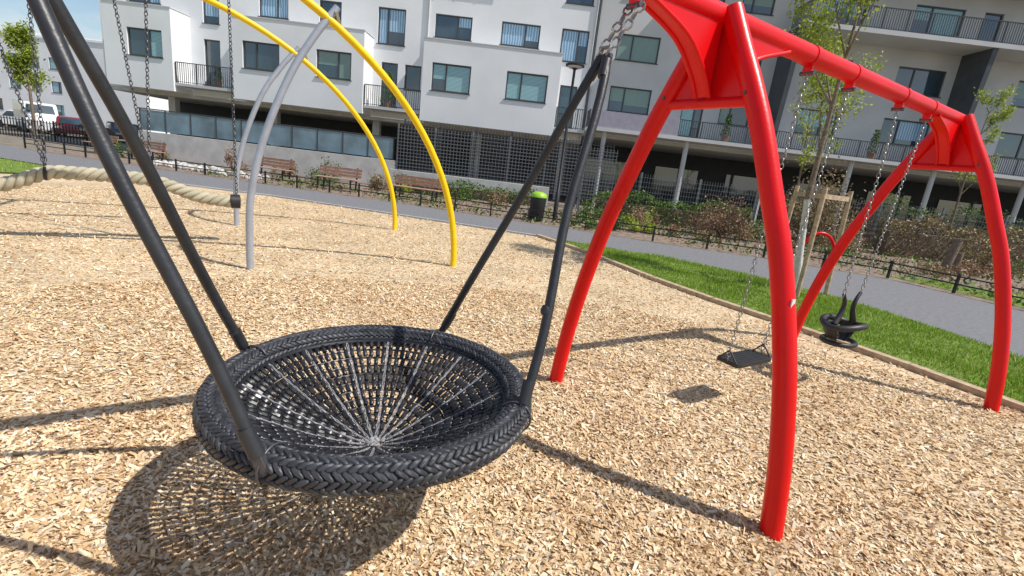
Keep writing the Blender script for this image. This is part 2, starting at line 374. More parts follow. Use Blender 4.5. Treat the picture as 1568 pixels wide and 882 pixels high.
for k in range(NR):
    a=sec*k
    for o in(-1,1):
        pts=[]
        for i in range(len(rs)-1):
            pts.append(NP(rs[i],a+o*.0015/rs[i],.006)); rm=(rs[i]+rs[i+1])/2; pts.append(NP(rm,a+o*.0055/rm,.006))
        pts.append(NP(rs[-1],a,.004)); mg.tube(pts,.0026,5)
    for r in rs[1:]: mg.ell(NP(r,a,.006),(e3,n3,Z),(.0055,.0055,.004),5,4)
    for i in range(len(rs)-1):
        rm=(rs[i]+rs[i+1])/2; arc=sec*rm
        nc=max(1,int(round(arc/.034)))
        for q in range(nc):
            aa=a+sec*((q+.5)/nc)
            if nc>1: aa+=sec*random.uniform(-.06,.06)/nc
            g=.003; jj=random.uniform(-.003,.003)
            R_=.0118 if rm>.17 else .0092
            mb.tube([NP(rs[i]+g+jj,aa,random.uniform(0,.003)),NP(rs[i]+g*1.8+jj,aa,.002),NP(rm+jj,aa+random.uniform(-.003,.003)/rm,.002),NP(rs[i+1]-g*1.8+jj,aa,.002),NP(rs[i+1]-g+jj,aa,random.uniform(0,.003))],[R_*.75,R_,R_,R_,R_*.75],7)
for r in rs: mb.tube([NP(r,t,-.002) for t in np.linspace(0,2*math.pi,97)[:-1]],.006,5,closed=True)
for k in range(110):
    aa=2*math.pi*k/110; rad=e3*math.cos(aa)+n3*math.sin(aa); p=NP(Rn-.01,aa)
    mb.tube([p,p+rad*.02+Z*.02,C+rad*(RR-.045)+Z*.035],.006,5)
mb.tube([NP(Rn-.005,a) for a in np.linspace(0,2*math.pi,73)[:-1]],.011,6,closed=True)
obj('net_sleeves',mb,'sleeve',ns,True)
for i in range(34):
    a=random.random()*6.28; r=random.uniform(.0,.04); mg.ell(NP(max(r,.001),a,.010+random.uniform(0,.012)),(e3,n3,Z),(.012,.010,.008),6,4)
for r in(.03,.045,.06): mg.tube([NP(r,a,.004) for a in np.linspace(0,2*math.pi,25)[:-1]],.004,5,closed=True)
obj('net_radials',mg,'netgrey',ns,True)
# rods
mb=MB(); ms=MB(); mc=MB()
att=[np.array([-.725,1.315]),np.array([-1.235,2.12]),np.array([.105,1.85]),np.array([-.385,2.72])]
JR=BP(-.80,0,2.24); JL=BP(-2.94,0,2.44)
for i,p in enumerate(att):
    q=np.array([p[0],p[1],.700]); J=JL if i<2 else JR
    d=(J-q)/np.linalg.norm(J-q); off=n3*(.022 if i%2==0 else -.022)
    s=q+d*.03; t=J+off
    side=np.cross(d,Z); side/=np.linalg.norm(side)
    path=[s]+[s+(t-s)*u+side*.012*math.sin(u*9) for u in np.linspace(.05,.95,14)]+[t]
    mb.tube(path,.0215,16)
    mb.tube([s-d*.0,s+d*.1],.026,16); mb.tube([t-d*.1,t+d*.01],.025,16)
    if i==2:
        k=s+(t-s)*.25; mb.tube([k-d*.02,k,k+d*.02],[.022,.028,.022],12)
    ms.obox(q-d*.002,(d,side,np.cross(d,side)),(.03,.014,.018))
    rad=(q-C)*np.array([1,1,0]); rad/=np.linalg.norm(rad)
    ms.tube([C+rad*RR+(rad*math.cos(b)+Z*math.sin(b))*.070 for b in np.linspace(-1.2,2.6,12)],.005,6)
for J,ht in((JR,BP(-.66,0,2.49)),(JL,BP(-3.02,0,2.50))):
    ms.tube([J-n3*.05+Z*.01,J+n3*.05+Z*.01],.012,8)
    if J is JR:
        for sg in (-1,1): chain(mc,J+n3*.03*sg+Z*.03,ht+n3*.04*sg,.045,.03,.017,.0055)
    mc.tube([J-n3*.03+Z*.0,J-n3*.035+Z*.05,J+n3*.035+Z*.05,J+n3*.03],.009,8)
obj('suspension_rods',mb,'blackrod',ns,True); obj('shackles',ms,'dsteel',ns,True,bevel=.002); obj('chains',mc,'steel',ns,True)

# ---------------------------------------------------------------- yellow arches and grey stays
ya=empty('yellow_arch_frame',(-1,7.67,0))
my=MB(); mg=MB()
d1=-e3
Y1=np.array([-1.0,7.67,0]);Y2=np.array([-2.78,10.72,0])
for O,xo in ((Y1,0),(Y2,.17)):
    my.tube([O+d1*(5-5*math.cos(t))+Z*(4.0*math.sin(t)) for t in np.linspace(-.01,math.pi+.01,60)],.05,16)
    pr=[(2.92+xo,-.05),(2.925+xo,.3),(2.9+xo,.96),(2.74+xo,1.69),(2.45+xo,2.46),(2.15+xo*.8,3.0),(1.9+xo*.6,3.36)]
    mg.tube(smooth_path([O+d1*s+Z*z for s,z in pr],6),.045,14)
    mg.tube(smooth_path([O+d1*(10-s)+Z*z for s,z in pr],6),.045,14)
    mg.tube([O+d1*1.86+Z*3.2-n3*.06,O+d1*1.93+Z*3.3+n3*.06],.02,8)
mid=(Y1+Y2)/2
my.tube([Y1+d1*4.6+Z*3.99,Y2+d1*4.6+Z*3.99],.045,12); my.tube([Y1+d1*5.4+Z*3.99,Y2+d1*5.4+Z*3.99],.045,12)
my.tube([mid+d1*2.7+Z*4.08,mid+d1*7.3+Z*4.08],.05,12)
obj('arches',my,'yellow',ya,True); obj('stays',mg,'grey',ya,True)
# rope swing
rp=empty('thick_rope_swing',(-4.47,7.5,0))
k_=[(-.02,.665),(.15,.66),(.5,.715),(.8,.83),(1.06,.91),(1.35,.925),(1.63,.93),(1.9,.93),(2.154,.91),(2.6,.72),(3.1,.66),(3.6,.78),(4.2,.9)]
O=np.array([-4.47,7.5,0]); cl=smooth_path([O+d1*k+Z*z for k,z in k_],18)
mb=MB()
for st in range(3):
    pts=[]
    L=0
    for i,p in enumerate(cl):
        if i: L+=np.linalg.norm(cl[i]-cl[i-1])
        T=cl[min(i+1,len(cl)-1)]-cl[max(i-1,0)]; T/=np.linalg.norm(T); u=np.cross(T,Z);u/=np.linalg.norm(u);w=np.cross(u,T)
        a=L*19+st*2*math.pi/3; pts.append(p+.054*(u*math.cos(a)+w*math.sin(a)))
    mb.tube(pts,.041,10)
obj('rope',mb,'rope',rp,True)
mb=MB(); mc=MB()
mb.tube([cl[0]-d1*.05,cl[0]-d1*.04,cl[0]+d1*.08,cl[0]+d1*.09],[.08,.108,.108,.09],14)
chain(mc,cl[0]+Z*.05,O+d1*.02+Z*4.05,.05,.033,.018,.006)
for kk,(ta,tb) in ((1.06,(-.12,.34)),(2.154,(-.05,.6))):
    i=min(range(len(cl)),key=lambda i:abs((cl[i]-O)@d1-kk))
    mb.tube([cl[i]-d1*.015,cl[i]+d1*.015],.098,14)
    for t_ in (ta,tb): chain(mc,cl[i]+Z*.07,O+d1*(kk+t_)+Z*4.05,.05,.033,.018,.006)
obj('clamps',mb,'rubber',rp,True); obj('chains',mc,'dsteel',rp,True)

# ---------------------------------------------------------------- buildings
def wall(mb,x0,x1,z0,z1,y,holes,dep=.16):
    xs=sorted({x0,x1,*[h[0] for h in holes],*[h[1] for h in holes]}); zs=sorted({z0,z1,*[h[2] for h in holes],*[h[3] for h in holes]})
    xs=[x for x in xs if x0<=x<=x1]; zs=[z for z in zs if z0<=z<=z1]
    for a,b in zip(xs[:-1],xs[1:]):
        for c,d in zip(zs[:-1],zs[1:]):
            mx,mz=(a+b)/2,(c+d)/2
            if any(h[0]<mx<h[1] and h[2]<mz<h[3] for h in holes): continue
            mb.add([(a,y,c),(b,y,c),(b,y,d),(a,y,d)],[(0,1,2,3)])
    for h in holes:
        a,b,c,d=h[:4]; Y=y+dep
        mb.add([(a,y,c),(b,y,c),(b,Y,c),(a,Y,c)],[(0,1,2,3)]); mb.add([(a,y,d),(b,y,d),(b,Y,d),(a,Y,d)],[(3,2,1,0)])
        mb.add([(a,y,c),(a,Y,c),(a,Y,d),(a,y,d)],[(0,1,2,3)]); mb.add([(b,y,c),(b,Y,c),(b,Y,d),(b,y,d)],[(3,2,1,0)])
def windows(par,holes,y,dep=.12):
    fm=MB(); gl={'glass':MB(),'blind':MB(),'curtain':MB(),'blindg':MB()}; sl=MB()
    for h in holes:
        a,b,c,d=h[:4]; Y=y+dep; w=.07; kinds=h[4] if len(h)>4 else None
        for q in((a,b,c,c+w),(a,b,d-w,d),(a,a+w,c+w,d-w),(b-w,b,c+w,d-w)): fm.box((q[0],Y-.04,q[2]),(q[1],Y+.03,q[3]))
        sp=a+(b-a)*(.36 if (int(a*10)%2) else .62)
        if b-a<1.2: sp=None
        panes=[(a+w,b-w)] if sp is None else [(a+w,sp-.04),(sp+.04,b-w)]
        if sp: fm.box((sp-.04,Y-.035,c+w),(sp+.04,Y+.028,d-w))
        kind=kinds or random.choice(['blind','curtain','glass','curtain','blindg','curtain'])
        for pi_,(p0,p1) in enumerate(panes):
            kd=kind if random.random()<.8 else 'glass'
            if kd in('blind','blindg','curtain') and random.random()<.5:
                zm=c+w+(d-c)*random.uniform(.15,.5); gl['glass'].add([(p0,Y,c+w),(p1,Y,c+w),(p1,Y,zm),(p0,Y,zm)],[(0,1,2,3)])
                gl[kd].add([(p0,Y,zm),(p1,Y,zm),(p1,Y,d-w),(p0,Y,d-w)],[(0,1,2,3)])
            else: gl[kd].add([(p0,Y,c+w),(p1,Y,c+w),(p1,Y,d-w),(p0,Y,d-w)],[(0,1,2,3)])
        sl.box((a-.05,y-.05,c-.03),(b+.05,y+.06,c+.003))
    obj('window_frames',fm,'frame',par); obj('window_sills',sl,'frame',par)
    for k,m_ in gl.items():
        if m_.v: obj('panes_'+k,m_,k,par)
def railing(mb,x0,x1,y,z0,z1,st=.11,r=.012):
    mb.beam((x0,y,z1),(x1,y,z1),.05,.04); mb.beam((x0,y,z0+.06),(x1,y,z0+.06),.03,.03)
    nn=int((x1-x0)/st)
    for i in range(nn+1):
        x=x0+(x1-x0)*i/nn; w=r if i%10 else r*2.4
        mb.box((x-w,y-w,z0),(x+w,y+w,z1-.02))
def siderail(mb,x,y0,y1,z0,z1):
    mb.beam((x,y0,z1),(x,y1,z1),.05,.04)
    for i in range(int((y1-y0)/.11)+1): mb.box((x-.012,y0+i*.11-.012,z0),(x+.012,y0+i*.11+.012,z1-.02))

FY=28.5
wb=empty('white_apartment_building',(-10,FY,0))
mb=MB()
up=[(-22.6,-20.8,7.96,9.13),(-18.5,-17.6,7.3,9.13),(-15.4,-13.8,7.96,9.13),(-12.1,-10.9,7.96,9.13),(-8.9,-7.4,7.3,9.13,'curtain'),(-5.8,-3.8,7.96,9.13,'curtain'),(-2.2,-.1,7.96,9.13,'curtain'),(1.07,2.55,7.5,9.13,'curtain')]
up2=[(a,b,z0+2.85,z1+2.85) for a,b,z0,z1,*_ in up]
low_=[(-18.5,-17.6,4.1,6.5,'glass'),(-8.6,-7.7,4.1,6.4,'blindg'),(-7.3,-6.4,5.1,6.4,'glass'),(1.35,2.3,4.1,6.3,'curtain')]
wall(mb,-24.2,2.9,3.5,13.4,FY,up+up2+low_)
mb.add([(-24.2,FY,3.5),(-24.2,40,3.5),(-24.2,40,13.4),(-24.2,FY,13.4)],[(3,2,1,0)])
mb.box((-24.3,FY-.1,13.4),(2.9,40,13.6))
boxes=[(-22.85,-19.25,[(-21.6,-19.75,5.05,6.4,'blind')]),(-16.05,-9.1,[(-15.5,-13.55,5.05,6.4,'glass'),(-11.6,-9.75,5.05,6.4,'blindg')]),(-6.0,1.2,[(-5.5,-3.45,5.05,6.43,'blind'),(-1.57,.6,5.05,6.43,'blind')])]
for x0,x1,hs in boxes:
    wall(mb,x0,x1,3.48,7.53,27,hs)
    mb.add([(x0,27,3.48),(x0,FY,3.48),(x0,FY,7.53),(x0,27,7.53)],[(3,2,1,0)]); mb.add([(x1,27,3.48),(x1,FY,3.48),(x1,FY,7.53),(x1,27,7.53)],[(0,1,2,3)])
    mb.add([(x0,27,3.48),(x1,27,3.48),(x1,FY,3.48),(x0,FY,3.48)],[(3,2,1,0)]); mb.add([(x0,27,7.53),(x1,27,7.53),(x1,FY,7.53),(x0,FY,7.53)],[(0,1,2,3)])
obj('walls',mb,'white',wb)
for x0,x1,hs in boxes: windows(wb,hs,27)
windows(wb,up+up2+low_,FY)
mb=MB()
for x0,x1,hs in boxes: mb.box((x0-.03,26.97,7.53),(x1+.03,FY,7.58))
obj('box_copings',mb,'greyr',wb)
mb=MB(); mf=MB()
for x0,x1 in((-19.2,-16.1),(-9.05,-6.05),(1.25,2.85)):
    railing(mb,x0,x1,27.15,3.95,4.98); mf.box((x0,27.1,3.8),(x1,FY-.003,3.94))
for x0,x1 in((-22.5,-20.5),(-15.5,-11.5),(-5.5,-2.4)): railing(mb,x0,x1,FY-.12,10.45,11.2)
obj('balcony_railings',mb,'frame',wb); obj('balcony_slabs',mf,'greyr',wb)
mb=MB(); mb.box((-24.2,FY,3.3),(2.9,40,3.49)); 
for x in(-21,-15,-9,-3,2): mb.box((x-.2,29.2,0),(x+.2,29.6,3.3))
obj('soffit_and_columns',mb,'concrete',wb)
mb=MB(); mb.box((-24.2,34,0),(2.9,34.2,3.3)); obj('recess_wall',mb,'dgrey',wb)
mb=MB()
for x in (-6.15,2.8): mb.tube([(x,FY-.06,3.5),(x,FY-.06,13.3)],.045,8)
obj('downpipes',mb,'greyr',wb)

gb=empty('grey_apartment_building',(20,FY,0))
mb=MB()
H=[]
for z0 in (5.25,7.9,10.9):
    for a,b in((4.1,6.4),(8.2,9.4),(10.3,12),(14.6,16.8),(19.3,21.9),(22.9,23.9),(25.8,28),(30,32.5),(35,37.5)):
        tall = (b-a<1.3)
        H.append((a,b,z0-(.9 if tall and z0!=7.9 else 0),z0+1.32))
H=[h for h in H if h[2]>4.2]
wall(mb,2.9,45,4.0,16,FY,H); mb.box((2.9,FY-.3,16),(45,42,16.2))
mb.add([(45,FY,0),(45,42,0),(45,42,16),(45,FY,16)],[(0,1,2,3)])
obj('walls',mb,'greyr',gb); windows(gb,H,FY)
mb=MB(); mb.box((3.0,26.9,4.02),(45,FY-.003,4.2)); mb.box((13.0,26.6,10.05),(45,FY-.003,10.27)); mb.box((8,26.6,12.9),(45,FY-.003,13.1)); mb.box((2.9,FY,3.8),(45,42,3.998))
obj('balcony_slabs',mb,'greyr',gb)
mb=MB(); railing(mb,7.8,45,26.98,4.2,5.05,.12); railing(mb,13.05,45,26.68,10.27,11.25,.12); siderail(mb,13.05,26.7,28.4,10.27,11.25); siderail(mb,3.05,27,28.4,4.2,5.05)
obj('balcony_railings',mb,'frame',gb)
mb=MB()
for i in range(38): mb.box((3.05+i*.125,26.95,4.2),(3.05+i*.125+.115,26.98,5.05))
obj('balcony_panel',mb,'purple',gb)
mb=MB()
for x in(12.75,22.4,33): mb.add([(x,26.7,10.05),(x,FY,10.05),(x,FY,4.2),(x,27.1,4.2),(x+.25,26.7,10.05),(x+.25,FY,10.05),(x+.25,FY,4.2),(x+.25,27.1,4.2)],[(0,1,2,3),(7,6,5,4),(0,3,7,4),(1,0,4,5)])
mb.box((2.86,FY-.1,4.2),(2.98,FY-.003,16))
obj('fin_walls',mb,'blade',gb)
mb=MB()
for x in(4,8.5,13,17.5,22,27,32,38): mb.tube([(x,27.4,0),(x,27.4,4.02)],.13,12)
obj('columns',mb,'greyr',gb)
mb=MB(); mb.box((2.9,35,0),(45,35.2,3.8)); obj('recess_wall',mb,'dgrey',gb)
mb=MB()
for i in range(6): mb.box((4+i*5,34.9,.3),(7+i*5,34.98,2.8))
obj('recess_glazing',mb,'glass',gb)
# parapet wall & glass
pw=empty('parapet_wall',(-12,24,0))
mb=MB(); mb.box((-19,24,0),(-6.4,24.25,1.28)); mb.box((-6.4,23.2,0),(1.2,23.45,.9)); obj('concrete_wall',mb,'concrete',pw,bevel=.01)
mb=MB()
for i in range(10): mb.box((-18.9+i*1.24,24.1,1.34),(-18.9+i*1.24+1.19,24.13,2.3))
obj('glass_panels',mb,'glassrail',pw)
mb=MB(); mb.beam((-19,24.11,2.34),(-6.4,24.11,2.34),.07,.05)
for i in range(11): mb.box((-18.95+i*1.24,24.08,1.28),(-18.91+i*1.24,24.15,2.32))
obj('posts',mb,'frame',pw)
def meshfence(name,x0,x1,y0,y1,z0,z1,sx,sz,w,m='wire',post=2.5):
    p=empty(name,(x0,y0,0)); mb=MB(); L=math.hypot(x1-x0,y1-y0); f=lambda s:(x0+(x1-x0)*s/L,y0+(y1-y0)*s/L)
    for i in range(int(L/sx)+1):
        x,y=f(i*sx); mb.box((x-w,y-w,z0),(x+w,y+w,z1))
    for i in range(int((z1-z0)/sz)+1):
        a=f(0);b=f(L); mb.beam((a[0],a[1]-.02,z0+i*sz),(b[0],b[1]-.02,z0+i*sz),2*w,2*w)
    obj('mesh',mb,m,p); mb=MB()
    for i in range(int(L/post)+1):
        x,y=f(i*post); mb.box((x-.035,y-.005,0),(x+.035,y+.065,z1+.05))
    obj('posts',mb,m,p)
meshfence('trellis_fence',-6.3,4.3,24,24,.6,2.98,.16,.16,.011,'wire',1.8)
meshfence('trellis_fence',-6.3,4.3,25.2,25.2,.6,3.3,.16,.16,.011,'dsteel',1.8)
meshfence('wire_fence',2.5,36,21.5,19.5,.05,2.0,.11,.2,.006,'wire',2.5)
# low path fence
lf=empty('low_metal_fence',(0,15,0)); mb=MB()
pf=[(x,y+.35) for x,y in PF[1:9]]+[(10.9,9.9),(11.2,6)]
for a,b in zip(pf[:-1],pf[1:]):
    L=math.hypot(b[0]-a[0],b[1]-a[1]); k=max(1,int(L/1.15))
    for z in(.4,.22): mb.beam((a[0],a[1],z),(b[0],b[1],z),.03,.03)
    for i in range(k):
        x=a[0]+(b[0]-a[0])*i/k; y=a[1]+(b[1]-a[1])*i/k; mb.box((x-.025,y-.025,0),(x+.025,y+.025,.46))
obj('rails_and_posts',mb,'metal',lf)

# ---------------------------------------------------------------- street furniture
sl=empty('street_lamp',(1.16,16.5,0)); mb=MB()
mb.tube([(1.16,16.5,0),(1.16,16.5,1.0),(1.16,16.5,1.02),(1.16,16.5,4.85)],[.075,.075,.052,.042],12)
mb.tube([(1.16,16.5,4.85),(1.16,16.5,4.93),(1.16,16.5,4.95),(1.16,16.5,5.0),(1.16,16.5,5.04)],[.06,.1,.3,.3,.1],20)
obj('pole_and_head',mb,'metal',sl,True)
mb=MB(); mb.tube([(1.16,16.5,4.90),(1.16,16.5,4.945)],[.2,.24],16); obj('diffuser',mb,'greyr',sl)
tb=empty('trash_bin',(.53,16.3,0)); mb=MB(); mb.tube([(.53,16.3,0),(.53,16.3,.05),(.53,16.3,.78)],[.2,.24,.27],16); obj('body',mb,'rubber',tb,True)
mb=MB(); mb.tube([(.53,16.3,.78),(.53,16.3,.8),(.53,16.3,.9),(.53,16.3,.96)],[.28,.28,.25,.12],16); obj('lid',mb,'lime',tb,True)
def bench(x,y,rot=0,L=1.8):
    p=empty('park_bench',(x,y,0)); c,s_=math.cos(rot),math.sin(rot)
    def T(a,b,z): return (x+a*c-b*s_,y+a*s_+b*c,z)
    mb=MB(); 
    for i in range(4): mb.beam(T(-L/2,-.2+i*.12,.45),T(L/2,-.2+i*.12,.45),.1,.035)
    for i in range(3): mb.beam(T(-L/2,.26+i*.03,.58+i*.12),T(L/2,.26+i*.03,.58+i*.12),.03,.1)
    obj('slats',mb,'bench',p,bevel=.005); mb=MB()
    for a in(-L*.38,L*.38):
        mb.beam(T(a,-.2,0),T(a,-.2,.43),.05,.05); mb.beam(T(a,.2,0),T(a,.36,.9),.05,.05); mb.beam(T(a,-.22,.42),T(a,.24,.42),.05,.04)
    obj('legs',mb,'metal',p)
bench(-7.3,19.0,-.15); bench(-4.1,18.6,-.2,2.0); bench(-10.5,20.2,-.2); bench(-21,24,-.3); bench(-17.5,22.5,-.3)

# ---------------------------------------------------------------- vegetation
def shrub(name,x,y,rx,rz,n,m,size=.05,z0=0,ry=None,twigs=20):
    p=empty(name,(x,y,z0)); ry=ry or rx
    k=max(6,int(n/90)); cc=randdir(k)*rng.uniform(.35,1,(k,1)); cc[:,2]=np.abs(cc[:,2])*rng.uniform(.3,1,k)
    idx=rng.integers(0,k,n); P=cc[idx]+rng.normal(0,.16,(n,3)); P=P*np.array([rx,ry,rz])+np.array([x,y,rz*.12]); P[:,2]=np.abs(P[:,2]-.02)+.02+z0
    quads('leaves',leafquads(P,size),m,p); mb=MB()
    for i in range(twigs):
        q=cc[i%k]*np.array([rx,ry,rz])+np.array([x,y,rz*.15]); q[2]=max(q[2],.1)+z0
        mb.tube([(x+random.uniform(-.1,.1)*rx,y,z0),((x+q[0])/2,(y+q[1])/2,z0+(q[2]-z0)*.6),tuple(q)],[.02,.012,.005],5)
    obj('twigs',mb,'bark',p)
for a in [(-11.2,23.0,.6,.95,900,'brown'),(-8.9,21.7,.7,1.1,1200,'dgreen'),(-6.3,21.3,.6,1.0,900,'brown'),(-17.5,23.5,.5,.9,500,'brown'),(-19,23,.6,1.1,500,'dgreen'),(-13.5,22.5,.6,.9,700,'redbr'),(-1.0,20.5,.6,.8,900,'brown'),(-5.1,20.6,.4,.7,600,'lgreen'),
          (3.2,16.3,.5,.6,700,'dgreen'),(4.1,16.6,.6,.8,1000,'lgreen'),(5.2,16.9,.45,.5,600,'redbr'),(9.4,18.8,.8,.9,1100,'dgreen'),(2.2,15.9,.5,.4,500,'dgreen'),(6.4,16.4,.6,.4,600,'brown'),
          (10.8,16.2,.7,.5,800,'dgreen'),(12.5,14.5,.8,.4,800,'brown'),(14.6,15.4,.9,.6,900,'redbr'),(-2.5,21.5,.5,.8,700,'dgreen'),(8.5,15.4,.6,.35,600,'redbr'),(11.8,17.6,.9,.9,1200,'brown'),(17.2,17.5,1.1,.8,1300,'dgreen'),(4.6,18.5,.8,.9,1100,'redbr'),(20,17.5,1,.7,1000,'redbr'),(2.6,18.2,.7,.8,900,'dgreen')]:
    shrub('shrub',a[0],a[1],a[2],a[3],a[4],a[5],.045)
shrub('shrub',7.4,18.2,1.15,1.6,3400,'redbr',.045,twigs=70); shrub('shrub',11.9,19.6,1.7,2.9,5600,'brown',.06,twigs=90)
shrub('shrub',23.3,22,1.1,2.6,3000,'dgreen',.06,twigs=40); shrub('shrub',16.2,16.6,.9,1.2,1600,'brown',.05)
# balcony plants
for x,y,z,h,r in((-7.9,27.6,3.94,1.5,.45),(6.9,27.5,4.2,1.9,.22),(-17.2,27.6,3.94,.7,.3),(10.5,27.5,4.2,1.1,.3),(18.4,27.4,4.2,1.2,.3)):
    p=empty('potted_plant',(x,y,z)); mb=MB(); mb.tube([(x,y,z),(x,y,z+.35)],[.14,.19],12); obj('pot',mb,'terracotta',p)
    n=int(500*h); t=rng.uniform(0,1,n); a=rng.uniform(0,6.28,n); q=r*(1-.6*t)*rng.uniform(.3,1,n)
    quads('leaves',leafquads(np.stack([x+q*np.cos(a),y+q*np.sin(a),z+.35+t*h],1),.05),'dgreen',p)
def hedge(x0,x1,y,w,h,n,m):
    P=rng.uniform(0,1,(n,3)); sgn=rng.integers(0,3,n)
    P[sgn==0,1]=rng.uniform(0,.12,(sgn==0).sum()); P[sgn==1,2]=rng.uniform(.85,1.06,(sgn==1).sum())
    P=P*np.array([x1-x0,w,h])+np.array([x0,y-w/2,0]); P[:,2]*=1+.12*np.sin(P[:,0]*1.7)+.08*np.sin(P[:,0]*4.1); P+=rng.normal(0,.06,(n,3)); P[:,2]=np.abs(P[:,2])
    p=empty('hedge',(x0,y,0)); quads('leaves',leafquads(P,.055),m,p); mb=MB()
    mb.box((x0+.1,y-w*.3,0),(x1-.1,y+w*.3,h*.7)); obj('inner_branches',mb,'bark',p)
hedge(14,30,19,.9,1.35,11000,'brown'); hedge(3,9.5,20.6,.7,1.0,4500,'dgreen'); hedge(-6,0.5,22.6,.5,.6,2500,'dgreen'); hedge(15,32,21.2,.8,1.9,9000,'dgreen')
n=14000; x=rng.uniform(-13,26,n); pg=[(-13,18.8),(-7,17.4),(1.5,15.2),(7,13.6),(9.8,12.2),(10.9,10),(26,10),(26,21),(-13,23)]
yy=rng.uniform(10,21,n); k=inpoly(x,yy,pg)&(np.sin(x*1.3)+np.sin(yy*2.1+x)>-.5)
P=np.stack([x[k],yy[k],rng.uniform(.01,.16,k.sum())],1); quads('ground_cover_plants',leafquads(P,.06),'dgreen')
n=6000; x=rng.uniform(-13,26,n); yy=rng.uniform(10,21,n); k=inpoly(x,yy,pg)
P=np.stack([x[k],yy[k],rng.uniform(.01,.12,k.sum())],1); quads('dry_leaf_litter',leafquads(P,.05),'redbr')
LW=[(9.9,13.2),(13,12.2),(18,13),(26,15),(26,11),(13,8),(11.4,9.5)]
sheet('lawn.002',LW,-.006,'grasssoil'); quads('grass_blades.002',blades(40000,LW,10,26,8,15,.08),'grass',k=3)
def tree(name,x,y,h,trunk_h,cr,r0,nl,leaf,m,seed,white=False,up=.75,sp=.09,tt=None):
    random.seed(seed); p=empty(name,(x,y,0)); mb=MB(); tips=[]; tt=tt or (x,y)
    def br(a,d,L,r,dep):
        pts=[a]; q=a.copy(); dd=d.copy(); k=5
        for i in range(k):
            j=.09 if dep else .025
            dd=dd+np.array([random.gauss(0,j),random.gauss(0,j),random.gauss(0,.05)+.03]); dd/=np.linalg.norm(dd); q=q+dd*L/k; pts.append(q.copy())
            if dep<3 and i>=(1 if dep else 0):
                for _ in range(1 if dep else 2):
                    an=random.uniform(0,6.28); nd=np.array([math.cos(an),math.sin(an),random.uniform(.3,1.1)*up]); nd=nd*.6+dd*.55; nd/=np.linalg.norm(nd)
                    br(q.copy(),nd,L*random.uniform(.4,.62)*cr*(1-.1*i),r*(1-i/k*.6)*.5,dep+1)
            if dep>=1: tips.append(q.copy())
        mb.tube(pts,[max(.004,r*(1-.8*i/k)) for i in range(k+1)],6 if dep else 10)
    br(np.array([tt[0],tt[1],trunk_h]),np.array([0,0,1.]),h-trunk_h,r0*.8,0)
    obj('branches',mb,'bark',p,True); mt=MB(); mt.tube([(x,y,-.05),(x,y,.3),((x+tt[0])/2+.01,(y+tt[1])/2,trunk_h*.5),(tt[0],tt[1],trunk_h+.02)],[r0*1.2,r0,r0*.9,r0*.8],12)
    obj('trunk',mt,'barkw' if white else 'bark',p,True)
    T=np.array(tips); P=T[rng.integers(0,len(T),nl)]+rng.normal(0,sp,(nl,3)); quads('leaves',leafquads(P,leaf),m,p)
    return p
t1=tree('young_tree',5.3,8.95,5.7,1.7,.78,.065,8500,.035,'lgreen',21,True,.8,.11,(5.12,8.95))
ts=empty('tree_stakes',(5.35,8.95,0)); mb=MB()
S3=[(5.03,8.35),(5.95,9.0),(5.15,9.55)]
for a,b in S3: mb.tube([(a,b,-.1),(a+(5.35-a)*.12,b+(8.95-b)*.12,1.95)],.04,10)
for i in range(3):
    a=S3[i];b=S3[(i+1)%3]; mb.beam((a[0]+(5.35-a[0])*.11,a[1]+(8.95-a[1])*.11,1.8),(b[0]+(5.35-b[0])*.11,b[1]+(8.95-b[1])*.11,1.8),.03,.08)
obj('stakes',mb,'timber',ts,True)
tree('street_tree',-35.2,35,6.0,2.0,.75,.12,4500,.1,'lgreen',11,sp=.2)
tree('young_tree',9.6,17.6,5.2,1.8,.7,.04,1600,.045,'lgreen',5)
tree('young_tree',16.5,19,5.5,1.8,.7,.05,2200,.05,'lgreen',9)
lg=empty('log_post',(14,15.8,0)); mb=MB(); mb.tube([(14,15.8,0),(14.15,15.8,1.0)],[.14,.12],10); mb.tube([(14.6,16.1,0),(14.6,16.1,.6)],[.12,.11],10); obj('logs',mb,'bark',lg,True)
hp=empty('red_play_hoop',(9.6,15.5,0)); mb=MB(); mb.tube([(9.6+.55*math.cos(t),15.5,.75*math.sin(t)) for t in np.linspace(0,math.pi,20)],.05,10); obj('hoop',mb,'red',hp,True)
rk=MB()
for i in range(200):
    x=random.uniform(-16.5,-10.5); y=20.3+(-13-x)*.28+random.uniform(-.5,.6); s=random.uniform(.07,.2)
    a=randdir(3); u=a[0]; w=np.cross(u,a[1]); w/=np.linalg.norm(w); rk.ell((x,y,s*.3),(u,w,np.cross(u,w)),(s,s*.8,s*.6),6,4)
obj('rock_bed',rk,'rock')

# ---------------------------------------------------------------- far buildings and vehicles
def farb(name,x0,x1,y,z1,dep,wx,m='white'):
    p=empty(name,(x0,y,0)); mb=MB(); hs=[]
    for z0 in np.arange(1.2,z1-1.4,2.9):
        for i in range(int((x1-x0-1)/wx)): hs.append((x0+1+i*wx,x0+1+i*wx+1.5,z0,z0+1.4))
    wall(mb,x0,x1,0,z1,y,hs); mb.add([(x1,y,0),(x1,y+dep,0),(x1,y+dep,z1),(x1,y,z1)],[(0,1,2,3)]); mb.add([(x0,y,0),(x0,y+dep,0),(x0,y+dep,z1),(x0,y,z1)],[(3,2,1,0)])
    mb.box((x0-.1,y-.1,z1),(x1+.1,y+dep,z1+.2)); obj('walls',mb,m,p); windows(p,hs,y)
farb('white_house',-47,-38.5,50,8.6,12,40)
farb('distant_apartment_building',-84,-50,66,10.6,14,2.8)
farb('distant_apartment_building',-100,-62,80,13,14,3.2)
